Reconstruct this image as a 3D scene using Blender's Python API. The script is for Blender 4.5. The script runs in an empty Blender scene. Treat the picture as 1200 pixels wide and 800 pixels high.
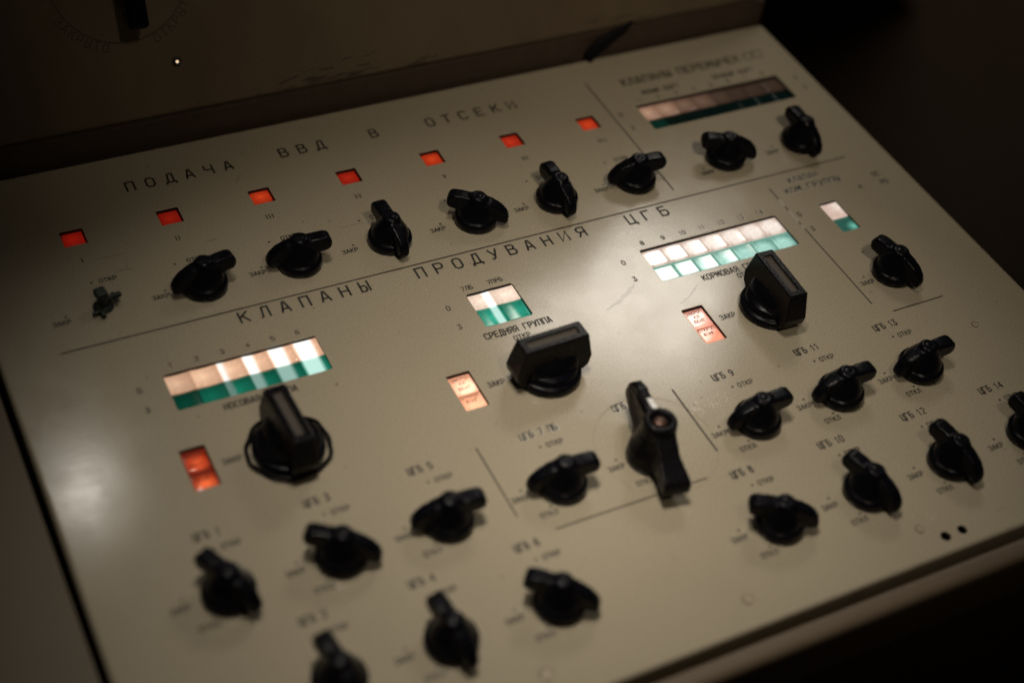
import bpy, bmesh, math, random
from mathutils import Vector, Matrix

random.seed(7)
MM = 0.001
SC = bpy.context.scene
COL = SC.collection

# ------------------------------------------------------------------ camera
cam_d = bpy.data.cameras.new("camera")
cam = bpy.data.objects.new("camera", cam_d)
COL.objects.link(cam)
RR = ((0.8895135835016971, -0.4438226135194002, 0.10856828493984086),
      (-0.24873713993934082, -0.6696932390098387, -0.6997433821332703),
      (0.38326938304639757, 0.5954262786889072, -0.7060964004057191))
right, down, fwd = Vector(RR[0]), Vector(RR[1]), Vector(RR[2])
m3 = Matrix((right, -down, -fwd)).transposed()
cam.matrix_world = Matrix.Translation(Vector((-0.345004, -0.535979, 0.6356))) @ m3.to_4x4()
cam_d.sensor_width = 36.0
cam_d.lens = 1775.07 / 1200 * 36.0
cam_d.clip_start = 0.02
cam_d.clip_end = 50
cam_d.dof.use_dof = True
cam_d.dof.focus_distance = 0.940
cam_d.dof.aperture_fstop = 2.6
cam_d.dof.aperture_blades = 9
SC.camera = cam

# ------------------------------------------------------------------ world: dim ambient of a dark compartment
w = bpy.data.worlds.new("World")
SC.world = w
w.use_nodes = True
w.node_tree.nodes['Background'].inputs[0].default_value = (1.0, 0.78, 0.52, 1)
w.node_tree.nodes['Background'].inputs[1].default_value = 0.010

# ------------------------------------------------------------------ lamps
def area(name, loc, target, sx, sy, power, col, spread=180):
    l = bpy.data.lights.new(name, 'AREA')
    l.shape = 'RECTANGLE'; l.size = sx; l.size_y = sy
    l.energy = power; l.color = col; l.spread = math.radians(spread)
    o = bpy.data.objects.new(name, l); COL.objects.link(o)
    o.location = loc
    o.rotation_euler = (Vector(target) - Vector(loc)).to_track_quat('-Z', 'Y').to_euler()
    return o
WARM = (1.0, 0.93, 0.83)
area("lamp_main", (0.62, 0.70, 0.80), (-0.06, -0.12, 0), 0.27, 0.19, 0.22, WARM, 60)
area("lamp_second", (-0.152, 0.62, 0.79), (-0.25, 0.03, 0), 0.035, 0.035, 0.0062, WARM, 30)
area("lamp_overhead", (-0.17, 0.0, 1.12), (-0.04, -0.12, 0), 0.035, 0.035, 0.135, (1.0, 0.90, 0.76), 35)
area("lamp_overhead", (-0.03, 0.10, 1.15), (-0.01, -0.13, 0), 0.035, 0.035, 0.118, (1.0, 0.90, 0.76), 34)
area("fill_front", (-0.02, -0.68, 1.20), (0.20, 0.22, 0), 0.12, 0.12, 0.20, (1.0, 0.86, 0.66), 36)  # unseen fill, added to brighten the back row and right corner
area("fill_floor", (2.1, 1.6, 1.0), (2.1, 1.7, -0.8), 0.6, 0.6, 1.2, (1.0, 0.75, 0.5), 100)  # unseen fill, added to give the far floor a faint glow

SC.view_settings.view_transform = 'Standard'
SC.view_settings.look = 'None'
SC.view_settings.exposure = 0.12
SC.view_settings.gamma = 1.0
SC.view_settings.use_curve_mapping = False

# ------------------------------------------------------------------ materials
def mat(name):
    m = bpy.data.materials.new(name); m.use_nodes = True
    nt = m.node_tree
    return m, nt, nt.nodes['Principled BSDF']

def N(nt, kind, **kw):
    n = nt.nodes.new(kind)
    for k, v in kw.items():
        setattr(n, k, v)
    return n

def noise(nt, co, scale, detail=3, rough=0.5):
    n = N(nt, 'ShaderNodeTexNoise')
    n.inputs['Scale'].default_value = scale
    n.inputs['Detail'].default_value = detail
    n.inputs['Roughness'].default_value = rough
    nt.links.new(co, n.inputs['Vector'])
    return n.outputs['Fac']

def ramp(nt, fac, stops):
    r = N(nt, 'ShaderNodeValToRGB')
    els = r.color_ramp.elements
    while len(els) < len(stops):
        els.new(0.5)
    for e, (p, c) in zip(els, stops):
        e.position = p
        e.color = (c, c, c, 1) if isinstance(c, (int, float)) else (*c, 1)
    nt.links.new(fac, r.inputs[0])
    return r.outputs[0]

def mix(nt, fac, a, b, mode='MIX'):
    n = N(nt, 'ShaderNodeMix', data_type='RGBA', blend_type=mode)
    for sock, v in ((n.inputs[0], fac), (n.inputs[6], a), (n.inputs[7], b)):
        if isinstance(v, (int, float)):
            sock.default_value = v
        elif isinstance(v, tuple):
            sock.default_value = (*v, 1)
        else:
            nt.links.new(v, sock)
    return n.outputs[2]

def paint(name, base, rough=0.33, dirt=(0.13, 0.095, 0.055), speck=True, mottling=0.10):
    m, nt, p = mat(name)
    co = N(nt, 'ShaderNodeTexCoord').outputs['Object']
    big = noise(nt, co, 9, 4, 0.6)
    c = mix(nt, ramp(nt, big, [(0.3, 0.0), (0.75, mottling)]), base, dirt)
    fine = noise(nt, co, 1300, 2, 0.8)
    c = mix(nt, 0.75, c, ramp(nt, fine, [(0.3, 0.30), (0.7, 0.70)]), 'OVERLAY')
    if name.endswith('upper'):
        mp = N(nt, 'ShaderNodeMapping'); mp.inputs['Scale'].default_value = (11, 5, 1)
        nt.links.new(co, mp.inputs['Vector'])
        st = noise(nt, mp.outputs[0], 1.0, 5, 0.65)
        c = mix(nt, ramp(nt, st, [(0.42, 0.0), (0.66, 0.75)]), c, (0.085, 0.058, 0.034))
    if speck:
        v = N(nt, 'ShaderNodeTexVoronoi'); v.inputs['Scale'].default_value = 55
        nt.links.new(co, v.inputs['Vector'])
        sel = noise(nt, co, 23, 2)
        s1 = ramp(nt, v.outputs['Distance'], [(0.03, 1.0), (0.055, 0.0)])
        s2 = ramp(nt, sel, [(0.53, 0.0), (0.62, 0.8)])
        c = mix(nt, mix(nt, 1.0, s1, s2, 'MULTIPLY'), c, (0.07, 0.045, 0.025))
        # long faint scratches
        mp = N(nt, 'ShaderNodeMapping'); mp.inputs['Rotation'].default_value = (0, 0, 0.7)
        mp.inputs['Scale'].default_value = (14, 220, 1)
        nt.links.new(co, mp.inputs['Vector'])
        sc = noise(nt, mp.outputs[0], 1.0, 1, 0.4)
        sm = noise(nt, co, 12, 2)
        s3 = ramp(nt, sc, [(0.79, 0.0), (0.81, 0.4)])
        s4 = ramp(nt, sm, [(0.52, 0.0), (0.62, 1.0)])
        c = mix(nt, mix(nt, 1.0, s3, s4, 'MULTIPLY'), c, (0.12, 0.08, 0.045))
    nt.links.new(c, p.inputs['Base Color'])
    rn = noise(nt, co, 35, 4, 0.65)
    rr = N(nt, 'ShaderNodeMapRange')
    rr.inputs[3].default_value = rough - 0.06; rr.inputs[4].default_value = rough + 0.10
    nt.links.new(rn, rr.inputs[0]); nt.links.new(rr.outputs[0], p.inputs['Roughness'])
    b = N(nt, 'ShaderNodeBump'); b.inputs['Strength'].default_value = 0.25; b.inputs['Distance'].default_value = 0.00012
    nt.links.new(noise(nt, co, 420, 3, 0.6), b.inputs['Height'])
    nt.links.new(b.outputs[0], p.inputs['Normal'])
    p.inputs['Specular IOR Level'].default_value = 0.5
    return m

def plain(name, base, rough=0.4, metal=0.0, bump=0.0, bscale=300, spec=0.5):
    m, nt, p = mat(name)
    co = N(nt, 'ShaderNodeTexCoord').outputs['Object']
    n1 = noise(nt, co, bscale * 0.4, 3)
    c = mix(nt, n1, tuple(x * 0.75 for x in base), tuple(min(1, x * 1.3) for x in base))
    nt.links.new(c, p.inputs['Base Color'])
    rr = N(nt, 'ShaderNodeMapRange')
    rr.inputs[3].default_value = max(0.03, rough - 0.08); rr.inputs[4].default_value = rough + 0.1
    nt.links.new(noise(nt, co, bscale, 3), rr.inputs[0]); nt.links.new(rr.outputs[0], p.inputs['Roughness'])
    p.inputs['Metallic'].default_value = metal
    p.inputs['Specular IOR Level'].default_value = spec
    if bump:
        b = N(nt, 'ShaderNodeBump'); b.inputs['Strength'].default_value = bump; b.inputs['Distance'].default_value = 0.0003
        nt.links.new(noise(nt, co, bscale * 2, 3), b.inputs['Height']); nt.links.new(b.outputs[0], p.inputs['Normal'])
    return m

def glow(name, base, emit, strength, hot=None, hot_at=(0.5, 0.5), hot_r=(0.1, 0.7), rough=0.08, low=0.35, band=None, band_col=(1.0, 0.97, 0.92), band_k=1.6):
    """backlit coloured lens: a bulb behind it lights the middle more than the rim"""
    m, nt, p = mat(name)
    co = N(nt, 'ShaderNodeTexCoord').outputs['Generated']
    mp = N(nt, 'ShaderNodeMapping'); mp.inputs['Location'].default_value = (-hot_at[0], -hot_at[1], 0)
    mp.inputs['Scale'].default_value = (1, 1, 0)
    nt.links.new(co, mp.inputs['Vector'])
    ln = N(nt, 'ShaderNodeVectorMath', operation='LENGTH'); nt.links.new(mp.outputs[0], ln.inputs[0])
    f = ramp(nt, ln.outputs['Value'], [(hot_r[0], 1.0), (hot_r[1], low)])
    oc = N(nt, 'ShaderNodeTexCoord').outputs['Object']
    grain = ramp(nt, noise(nt, oc, 420, 3, 0.6), [(0.3, 0.75), (0.7, 1.0)])
    f2 = mix(nt, 1.0, f, grain, 'MULTIPLY')
    c = mix(nt, f, emit, hot if hot else emit)
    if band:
        # pale lamp reflection painted into the emission across part of the cell's width
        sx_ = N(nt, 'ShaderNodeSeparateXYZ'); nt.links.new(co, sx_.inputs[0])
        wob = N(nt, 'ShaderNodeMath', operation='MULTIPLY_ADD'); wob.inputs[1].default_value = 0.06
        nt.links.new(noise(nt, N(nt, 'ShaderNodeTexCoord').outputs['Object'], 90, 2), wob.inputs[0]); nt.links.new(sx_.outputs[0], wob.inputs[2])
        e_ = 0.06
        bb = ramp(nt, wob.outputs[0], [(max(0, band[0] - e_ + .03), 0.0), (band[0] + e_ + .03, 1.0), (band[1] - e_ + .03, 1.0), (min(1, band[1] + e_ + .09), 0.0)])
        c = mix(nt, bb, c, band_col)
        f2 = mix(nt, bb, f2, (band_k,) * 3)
    nt.links.new(c, p.inputs['Emission Color'])
    mul = N(nt, 'ShaderNodeMath', operation='MULTIPLY'); mul.inputs[1].default_value = strength
    nt.links.new(f2, mul.inputs[0]); nt.links.new(mul.outputs[0], p.inputs['Emission Strength'])
    p.inputs['Base Color'].default_value = (*base, 1)
    p.inputs['Roughness'].default_value = rough
    p.inputs['Specular IOR Level'].default_value = 0.6
    return m

PANEL = paint("beige_enamel", (0.435, 0.382, 0.285), 0.145)
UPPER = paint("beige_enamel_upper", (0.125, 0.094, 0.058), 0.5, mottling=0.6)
FRAME = paint("beige_enamel_frame", (0.15, 0.12, 0.08), 0.5, speck=False, mottling=0.35)
RAIL = paint("brown_worn_rail", (0.12, 0.085, 0.055), 0.5, speck=False, mottling=0.5)
BAND = plain("brown_band_paint", (0.055, 0.036, 0.025), 0.55, bump=0.3)
BLACK = plain("black_phenolic", (0.0035, 0.0035, 0.006), 0.27, bump=0.15, bscale=260, spec=0.14)
BLACKW = plain("worn_black_phenolic", (0.005, 0.0045, 0.006), 0.26, bump=0.5, bscale=420, spec=0.12)
DARKIN = plain("dark_interior", (0.012, 0.010, 0.009), 0.8)
INK = plain("engraving_ink", (0.022, 0.018, 0.014), 0.6)
LINEINK = plain("divider_ink", (0.050, 0.036, 0.024), 0.6)
CHIP_GLINT = plain("chipped_paint_and_glint", (0.62, 0.58, 0.50), 0.25)  # real chips, and the highlights painted along worn letters
SMEAR = paint("brown_smear", (0.30, 0.25, 0.18), 0.16, speck=False)
RINGMARK = plain("worn_ring_mark", (0.33, 0.27, 0.185), 0.4)
GROOVE = plain("knob_groove_brown", (0.055, 0.045, 0.034), 0.6, bump=0.8, bscale=500)  # groove floor, lighter and browner than the black knob
STEEL = plain("dull_steel", (0.18, 0.17, 0.15), 0.35, metal=0.8, bump=0.2)
BRASSY = plain("tarnished_metal", (0.035, 0.042, 0.038), 0.45, metal=0.5)
COPPER = plain("brown_screw_head", (0.10, 0.055, 0.04), 0.4, metal=0.5)
WHITEP = plain("white_paint_dab", (0.85, 0.85, 0.84), 0.5)
FILLER = plain("painted_screw", (0.40, 0.335, 0.235), 0.3)
RUBBER = plain("black_rubber", (0.005, 0.005, 0.007), 0.7, spec=0.15)
GASKET = plain("yellowed_gasket", (0.16, 0.135, 0.09), 0.25)
FLOORM = plain("dark_brown_linoleum", (0.060, 0.040, 0.028), 0.5, bump=0.2, bscale=20)
WALLM = plain("dark_wall_paint", (0.05, 0.04, 0.03), 0.7, bscale=8)
CABM = plain("black_cabinet_paint", (0.006, 0.006, 0.008), 0.6, bscale=20)

# ------------------------------------------------------------------ object helpers
def tag(o, label=None, cat=None, group=None, kind=None):
    if label: o['label'] = label
    if cat: o['category'] = cat
    if group: o['group'] = group
    if kind: o['kind'] = kind
    return o

def obj(name, bm, m, parent=None, loc=(0, 0, 0), smooth=False, rz=0.0, flip=True):
    if flip:
        bmesh.ops.recalc_face_normals(bm, faces=bm.faces)
    me = bpy.data.meshes.new(name)
    bm.to_mesh(me); bm.free()
    for mm_ in (m if isinstance(m, (list, tuple)) else [m]):
        me.materials.append(mm_)
    if smooth:
        for p in me.polygons: p.use_smooth = True
    o = bpy.data.objects.new(name, me)
    COL.objects.link(o)
    o.parent = parent
    o.location = [c * MM for c in loc]
    o.rotation_euler = (0, 0, rz)
    return o

def box(bm, x0, x1, y0, y1, z0, z1, bev=0.0, seg=2):
    r = bmesh.ops.create_cube(bm, size=1.0)
    vs = r['verts']
    for v in vs:
        v.co = Vector(((x0 + x1) / 2 + v.co.x * (x1 - x0), (y0 + y1) / 2 + v.co.y * (y1 - y0), (z0 + z1) / 2 + v.co.z * (z1 - z0))) * MM
    if bev:
        es = list({e for v in vs for e in v.link_edges})
        bmesh.ops.bevel(bm, geom=es, offset=bev * MM, segments=seg, affect='EDGES', profile=0.6)
    return bm

def lathe(bm, prof, seg=48, cx=0, cy=0, wob=0.0):
    rings = []
    for r, z in prof:
        if r < 1e-6:
            rings.append([bm.verts.new((cx * MM, cy * MM, z * MM))])
        else:
            rings.append([bm.verts.new(((cx + r * math.cos(a)) * MM, (cy + r * math.sin(a)) * MM, (z + wob * math.sin(3 * a + r)) * MM))
                          for a in [2 * math.pi * i / seg for i in range(seg)]])
    for a, b in zip(rings, rings[1:]):
        for i in range(seg):
            j = (i + 1) % seg
            if len(a) == 1 and len(b) == 1: continue
            if len(a) == 1: bm.faces.new((a[0], b[i], b[j]))
            elif len(b) == 1: bm.faces.new((a[i], b[0], a[j]))
            else: bm.faces.new((a[i], b[i], b[j], a[j]))
    return bm

def prism(bm, prof, th_fn, bev=0.0):
    """side profile (s, z) extruded across by +-th_fn(s, z)"""
    A = [bm.verts.new((s * MM, -th_fn(s, z) * MM, z * MM)) for s, z in prof]
    B = [bm.verts.new((s * MM, th_fn(s, z) * MM, z * MM)) for s, z in prof]
    f1 = bm.faces.new(A); f2 = bm.faces.new(B[::-1])
    n = len(prof)
    for i in range(n):
        j = (i + 1) % n
        bm.faces.new((A[i], B[i], B[j], A[j]))
    return bm

def bake(o, mods):
    """apply modifiers through the depsgraph and keep the result as plain mesh"""
    for kind, kw in mods:
        md = o.modifiers.new(kind, kind)
        for k, v in kw.items(): setattr(md, k, v)
    dg = bpy.context.evaluated_depsgraph_get(); dg.update()
    me = bpy.data.meshes.new_from_object(o.evaluated_get(dg))
    me.name = o.name
    o.modifiers.clear()
    o.data = me
    for p in me.polygons: p.use_smooth = True
    return o

def copy_tree(o, parent):
    c = o.copy(); COL.objects.link(c); c.parent = parent
    for ch in list(o.children):
        copy_tree(ch, c)
    return c

# ------------------------------------------------------------------ stroke lettering (engraver's alphabet), cell 4 wide x 6 tall
G = {
 'А': [[(0,0),(1.6,6),(2.4,6),(4,0)],[(0.6,1.8),(3.4,1.8)]],
 'Б': [[(3.6,6),(0,6),(0,0),(3,0),(4,1),(4,2.6),(3,3.5),(0,3.5)]],
 'В': [[(0,0),(0,6),(2.8,6),(3.6,5.3),(3.6,4),(2.8,3.3),(0,3.3)],[(2.8,3.3),(4,2.4),(4,0.9),(3,0),(0,0)]],
 'Г': [[(0,0),(0,6),(3.7,6)]],
 'Д': [[(-0.4,-1.1),(-0.4,0),(4.4,0),(4.4,-1.1)],[(0.4,0),(1.3,6),(3.5,6),(3.5,0)]],
 'Е': [[(3.8,6),(0,6),(0,0),(3.8,0)],[(0,3.1),(3.2,3.1)]],
 'Ж': [[(2,0),(2,6)],[(-0.3,6),(2,3),(-0.3,0)],[(4.3,6),(2,3),(4.3,0)]],
 'З': [[(0,5.2),(0.9,6),(3,6),(3.8,5.2),(3.8,4.1),(2.9,3.2),(1.4,3.2)],[(2.9,3.2),(4,2.3),(4,0.9),(3,0),(0.9,0),(0,0.8)]],
 'И': [[(0,6),(0,0),(4,6),(4,0)]],
 'Й': [[(0,6),(0,0),(4,6),(4,0)],[(1,7),(3,7)]],
 'К': [[(0,0),(0,6)],[(4,6),(0,2.6)],[(1.4,3.8),(4,0)]],
 'Л': [[(-0.2,0),(0.6,0.4),(1.3,6),(4,6),(4,0)]],
 'М': [[(0,0),(0,6)],[(0,6),(2,2.2)],[(2,2.2),(4,6)],[(4,6),(4,0)]],
 'Н': [[(0,0),(0,6)],[(4,0),(4,6)],[(0,3.1),(4,3.1)]],
 'О': [[(1,0),(0,1),(0,5),(1,6),(3,6),(4,5),(4,1),(3,0),(1,0)]],
 'П': [[(0,0),(0,6),(4,6),(4,0)]],
 'Р': [[(0,0),(0,6),(3,6),(4,5.1),(4,3.6),(3,2.7),(0,2.7)]],
 'С': [[(4,5),(3,6),(1,6),(0,5),(0,1),(1,0),(3,0),(4,1)]],
 'Т': [[(0,6),(4,6)],[(2,6),(2,0)]],
 'У': [[(0,6),(2.1,2)],[(4,6),(1.8,0.4),(1,0),(0.3,0.2)]],
 'Ц': [[(0,6),(0,0),(4.4,0),(4.4,-1.2)],[(3.7,6),(3.7,0)]],
 'Ч': [[(0,6),(0,3.8),(0.8,3),(4,3)],[(4,6),(4,0)]],
 'Ш': [[(0,6),(0,0),(4,0),(4,6)],[(2,6),(2,0)]],
 'Ы': [[(0,6),(0,0),(2,0),(2.8,0.8),(2.8,2.6),(2,3.4),(0,3.4)],[(4.2,6),(4.2,0)]],
 'Я': [[(4,0),(4,6),(1,6),(0,5.1),(0,3.7),(1,2.8),(4,2.8)],[(1.8,2.8),(0,0)]],
 'Х': [[(0,0),(4,6)],[(0,6),(4,0)]],
 '0': [[(1,0),(0,1),(0,5),(1,6),(3,6),(4,5),(4,1),(3,0),(1,0)]],
 '1': [[(0.6,4.6),(2.2,6),(2.2,0)]],
 '2': [[(0,5),(1,6),(3,6),(4,5),(4,3.8),(0,0),(4,0)]],
 '3': [[(0,6),(4,6),(1.8,3.5),(3,3.5),(4,2.5),(4,1),(3,0),(1,0),(0,1)]],
 '4': [[(3,0),(3,6),(0,1.6),(4.2,1.6)]],
 '5': [[(3.8,6),(0.4,6),(0,3.2),(2.8,3.6),(4,2.6),(4,1),(3,0),(1,0),(0,0.8)]],
 '6': [[(3.6,5.6),(2.6,6),(1,5.6),(0,3.6),(0,1),(1,0),(3,0),(4,1),(4,2.4),(3,3.4),(1,3.4),(0,2.6)]],
 '7': [[(0,6),(4,6),(1.4,0)]],
 '8': [[(1,3.3),(0.2,4.2),(0.2,5.2),(1,6),(3,6),(3.8,5.2),(3.8,4.2),(3,3.3),(1,3.3),(0,2.4),(0,0.9),(1,0),(3,0),(4,0.9),(4,2.4),(3,3.3)]],
 '9': [[(0.4,0.4),(1.4,0),(3,0.4),(4,2.4),(4,5),(3,6),(1,6),(0,5),(0,3.7),(1,2.7),(3,2.7),(4,3.4)]],
 '.': [[(0.6,0),(1.2,0)]],
 'I': [[(2,0),(2,6)]], 'V': [[(0,6),(2,0),(4,6)]],
}
def ribbon(bm, pts, wd, z):
    n = len(pts)
    closed = n > 2 and (Vector(pts[0]) - Vector(pts[-1])).length < 1e-6
    L, Rr = [], []
    for i in range(n):
        p = Vector(pts[i])
        a = Vector(pts[i - 1]) if i > 0 else (Vector(pts[n - 2]) if closed else None)
        b = Vector(pts[i + 1]) if i < n - 1 else (Vector(pts[1]) if closed else None)
        d1 = (p - a).normalized() if a is not None else None
        d2 = (b - p).normalized() if b is not None else None
        if d1 is None: d1 = d2; p = p - d1 * wd * 0.35
        if d2 is None: d2 = d1; p = p + d1 * wd * 0.35
        n1 = Vector((-d1.y, d1.x)); n2 = Vector((-d2.y, d2.x))
        mm = n1 + n2
        if mm.length < 0.5: mm = n1.copy()
        mm.normalize()
        k = min(1.6, 1 / max(0.3, mm.dot(n1)))
        L.append(p + mm * wd / 2 * k); Rr.append(p - mm * wd / 2 * k)
    va = [bm.verts.new((q.x * MM, q.y * MM, z * MM)) for q in L]
    vb = [bm.verts.new((q.x * MM, q.y * MM, z * MM)) for q in Rr]
    for i in range(n - 1):
        bm.faces.new((vb[i], vb[i + 1], va[i + 1], va[i]))

def text(bm, s, x, y, cap, pitch, wd=None, z=0.05, wid=None, warp=None):
    """baseline start x, y; cap height; letter pitch (mm)"""
    wd = wd or cap * 0.125
    wid = wid or min(cap * 0.62, pitch * 0.66)
    kx, ky = wid / 4.0, cap / 6.0
    for i, ch in enumerate(s):
        if ch == ' ': continue
        for st in G[ch]:
            pts = [(x + i * pitch + a * kx, y + b * ky) for a, b in st]
            if warp: pts = [warp(*q) for q in pts]
            ribbon(bm, pts, wd, z)
    return bm

# ------------------------------------------------------------------ the console: an Empty that parents its parts
console = bpy.data.objects.new("control_console", None)
COL.objects.link(console)
tag(console, "beige enamelled submarine control console with black knobs and lit indicator windows", "control console")

# --- holes cut in the desk plate: (x0, x1, y0, y1)
REDX = [-213.4 + 60.0 * i for i in range(7)]
H_RED = [(x - 7, x + 7, 166.5, 180.7) for x in REDX]
H_NOSE = (-198.2, -107.0, 16.8, 45.2)
H_MID = (-9.0, 22.6, 16.3, 46.0)
H_STERN = (113.8, 219.2, 14.2, 44.6)
H_BRIDGE = (189.0, 310.4, 152.0, 180.4)
H_HATCH = (254.6, 268.9, 13.8, 43.9)
H_ANN = [(-207.2, -193.0, -40.4, -11.2), (-49.0, -34.4, -40.4, -12.2), (111.0, 125.9, -43.2, -12.8)]
SCREWHOLES = [(158.8, -218.2, 3.0), (170.6, -218.0, 2.8)]

def loop_round(x0, x1, y0, y1, r, seg=4):
    pts = []
    for cx, cy, a0 in ((x1 - r, y1 - r, 0), (x0 + r, y1 - r, 90), (x0 + r, y0 + r, 180), (x1 - r, y0 + r, 270)):
        for k in range(seg + 1):
            a = math.radians(a0 + 90.0 * k / seg)
            pts.append((cx + r * math.cos(a), cy + r * math.sin(a)))
    return pts

def off_loop(x0, x1, y0, y1, r, d):
    return loop_round(x0 - d, x1 + d, y0 - d, y1 + d, max(0.05, r + d))

bm = bmesh.new()
TH = 3.0
def add_loop(levels, ref=None):
    """levels: list of (points, z); first one lies on the top face"""
    rings = [[bm.verts.new((p[0] * MM, p[1] * MM, z * MM)) for p in pts] for pts, z in levels]
    n = len(rings[0])
    top_edges = [bm.edges.new((rings[0][i], rings[0][(i + 1) % n])) for i in range(n)]
    for a, b in zip(rings, rings[1:]):
        for i in range(n):
            j = (i + 1) % n
            bm.faces.new((a[i], a[j], b[j], b[i]))
    return top_edges
edges = []
PX0, PX1, PY0, PY1 = -279.4, 337.6, -228.6, 241.5
R0 = 2.5
def outer(d):
    return off_loop(PX0, PX1, PY0, PY1, R0 + 1.5, d)
edges += add_loop([(outer(-2.4), 0), (outer(-1.5), -0.18), (outer(-0.7), -0.7), (outer(-0.15), -1.5), (outer(0), -2.6), (outer(0), -16)])
for hx in H_RED + [H_NOSE, H_MID, H_STERN, H_BRIDGE, H_HATCH] + H_ANN:
    rr = 0.7 if hx in H_RED or hx in H_ANN else 1.6
    edges += add_loop([(off_loop(*hx, rr, 0.25), 0), (off_loop(*hx, rr, 0.05), -0.12), (off_loop(*hx, rr, 0.0), -0.35), (off_loop(*hx, rr, 0.0), -TH)])
for cx, cy, r in SCREWHOLES:
    def circ(rad): return [(cx + rad * math.cos(2 * math.pi * k / 20), cy + rad * math.sin(2 * math.pi * k / 20)) for k in range(20)]
    edges += add_loop([(circ(r + 0.3), 0), (circ(r), -0.3), (circ(r), -TH)])
bmesh.ops.triangle_fill(bm, use_beauty=True, use_dissolve=False, edges=edges)
for f in bm.faces:
    f.normal_update()
    if abs(f.normal.z) > 0.99 and f.normal.z < 0: f.normal_flip()
desk = obj("desk_plate", bm, [PANEL, DARKIN], console, flip=False)
for p in desk.data.polygons:            # cut window edges painted near black, recess shade put into the colour
    c = p.center / MM
    if abs(p.normal.z) < 0.5 and c.z < -0.3 and PX0 + 6 < c.x < PX1 - 6 and PY0 + 6 < c.y < PY1 - 6: p.material_index = 1

# --- console body below and around the plate
bm = bmesh.new()
box(bm, -279, 337, -228, 241, -220, -17)
box(bm, -560, 330, -243, 420, -780, -222)
obj("console_body", bm, DARKIN, console)
bm = bmesh.new(); box(bm, -720, -283.9, -250, 242, -45, -0.8, 1.5, 3)
obj("side_surround", bm, FRAME, console)
bm = bmesh.new(); box(bm, -283, 345, -246.5, -233.2, -42, -2.0, 6.0, 5)
obj("front_rail", bm, RAIL, console)
bm = bmesh.new(); box(bm, -720, 345, -245, -240.5, -700, -43)
obj("front_skirt", bm, BAND, console)

# --- groove band behind the plate and leaning upper panel
bm = bmesh.new()
box(bm, -720, 338, 244.5, 262, -40, 19.5, 1.0)
obj("groove_band", bm, BAND, console)
bm = bmesh.new()
box(bm, -720, 337.6, 241.9, 244.3, -30, -4.5)
obj("rubber_seal", bm, RUBBER, console)
LEAN = math.radians(22)
upper = bpy.data.objects.new("upper_panel", None)
bm = bmesh.new(); box(bm, -720, 338, 0, 440, -90, 0, 3.0, 3)
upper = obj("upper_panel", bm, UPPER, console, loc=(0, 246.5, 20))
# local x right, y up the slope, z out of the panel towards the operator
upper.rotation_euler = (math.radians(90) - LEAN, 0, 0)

# ------------------------------------------------------------------ indicator windows
def tray(name, h, label=None):
    x0, x1, y0, y1 = h
    bm = bmesh.new()
    t = 1.2
    box(bm, x0 - t, x1 + t, y0 - t, y1 + t, -14, -11)
    for a, b, c, d in ((x0 - t, x0 - 0.05, y0 - t, y1 + t), (x1 + 0.05, x1 + t, y0 - t, y1 + t), (x0, x1, y0 - t, y0 - 0.05), (x0, x1, y1 + 0.05, y1 + t)):
        box(bm, a, b, c, d, -11, -3.05)
    o = obj(name, bm, DARKIN, console)
    if label: o['label'] = label
    return o

def lens(name, x0, x1, y0, y1, ztop, m, parent, curve=0.0, tilt=(0, 0), cy_=0.0, label=None):
    """one glass cell; curve = sag (mm) of its face across x (negative = hollow)"""
    bm = bmesh.new()
    nx, ny = 12, 8
    cx, cyy = (x0 + x1) / 2, (y0 + y1) / 2
    hw, hh = (x1 - x0) / 2, (y1 - y0) / 2
    grid = []
    for i in range(nx + 1):
        row = []
        for j in range(ny + 1):
            u, v = -1 + 2 * i / nx, -1 + 2 * j / ny
            z = ztop - curve * u * u - cy_ * v * v + tilt[0] * u + tilt[1] * v
            row.append(bm.verts.new((u * hw * MM, v * hh * MM, z * MM)))
        grid.append(row)
    for i in range(nx):
        for j in range(ny):
            bm.faces.new((grid[i][j], grid[i + 1][j], grid[i + 1][j + 1], grid[i][j + 1]))
    # skirt
    rim = [grid[i][0] for i in range(nx + 1)] + [grid[nx][j] for j in range(1, ny + 1)] + [grid[i][ny] for i in range(nx - 1, -1, -1)] + [grid[0][j] for j in range(ny - 1, 0, -1)]
    low = [bm.verts.new((v.co.x, v.co.y, -9.0 * MM)) for v in rim]
    for i in range(len(rim)):
        j = (i + 1) % len(rim)
        bm.faces.new((rim[i], low[i], low[j], rim[j]))
    o = obj(name, bm, m, parent, loc=(cx, cyy, 0), smooth=False)
    for p in o.data.polygons:
        p.use_smooth = p.normal.z > 0.5
    if label: o['label'] = label
    return o

PEACH = (1.0, 0.62, 0.40)
CREAM = (1.0, 0.86, 0.74)
def white_mat(i, s, hot_at=(0.5, 0.5), base=(0.30, 0.24, 0.19), emit=PEACH, hot=CREAM, low=0.6, r=(0.1, 0.75), band=None, bk=1.5):
    return glow("backlit_white_glass_%d" % i, base, emit, s, hot, hot_at, r, low=low, band=band, band_k=bk)
def green_mat(i, s, hot_at=(0.5, 0.5), emit=(0.01, 0.28, 0.17), hot=(0.08, 0.55, 0.36), low=0.4, r=(0.1, 0.8), band=None, bk=1.5):
    return glow("backlit_green_glass_%d" % i, (0.002, 0.05, 0.032), emit, s, hot, hot_at, r, low=low, band=band, band_col=(0.62, 0.95, 0.84), band_k=bk)

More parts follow.
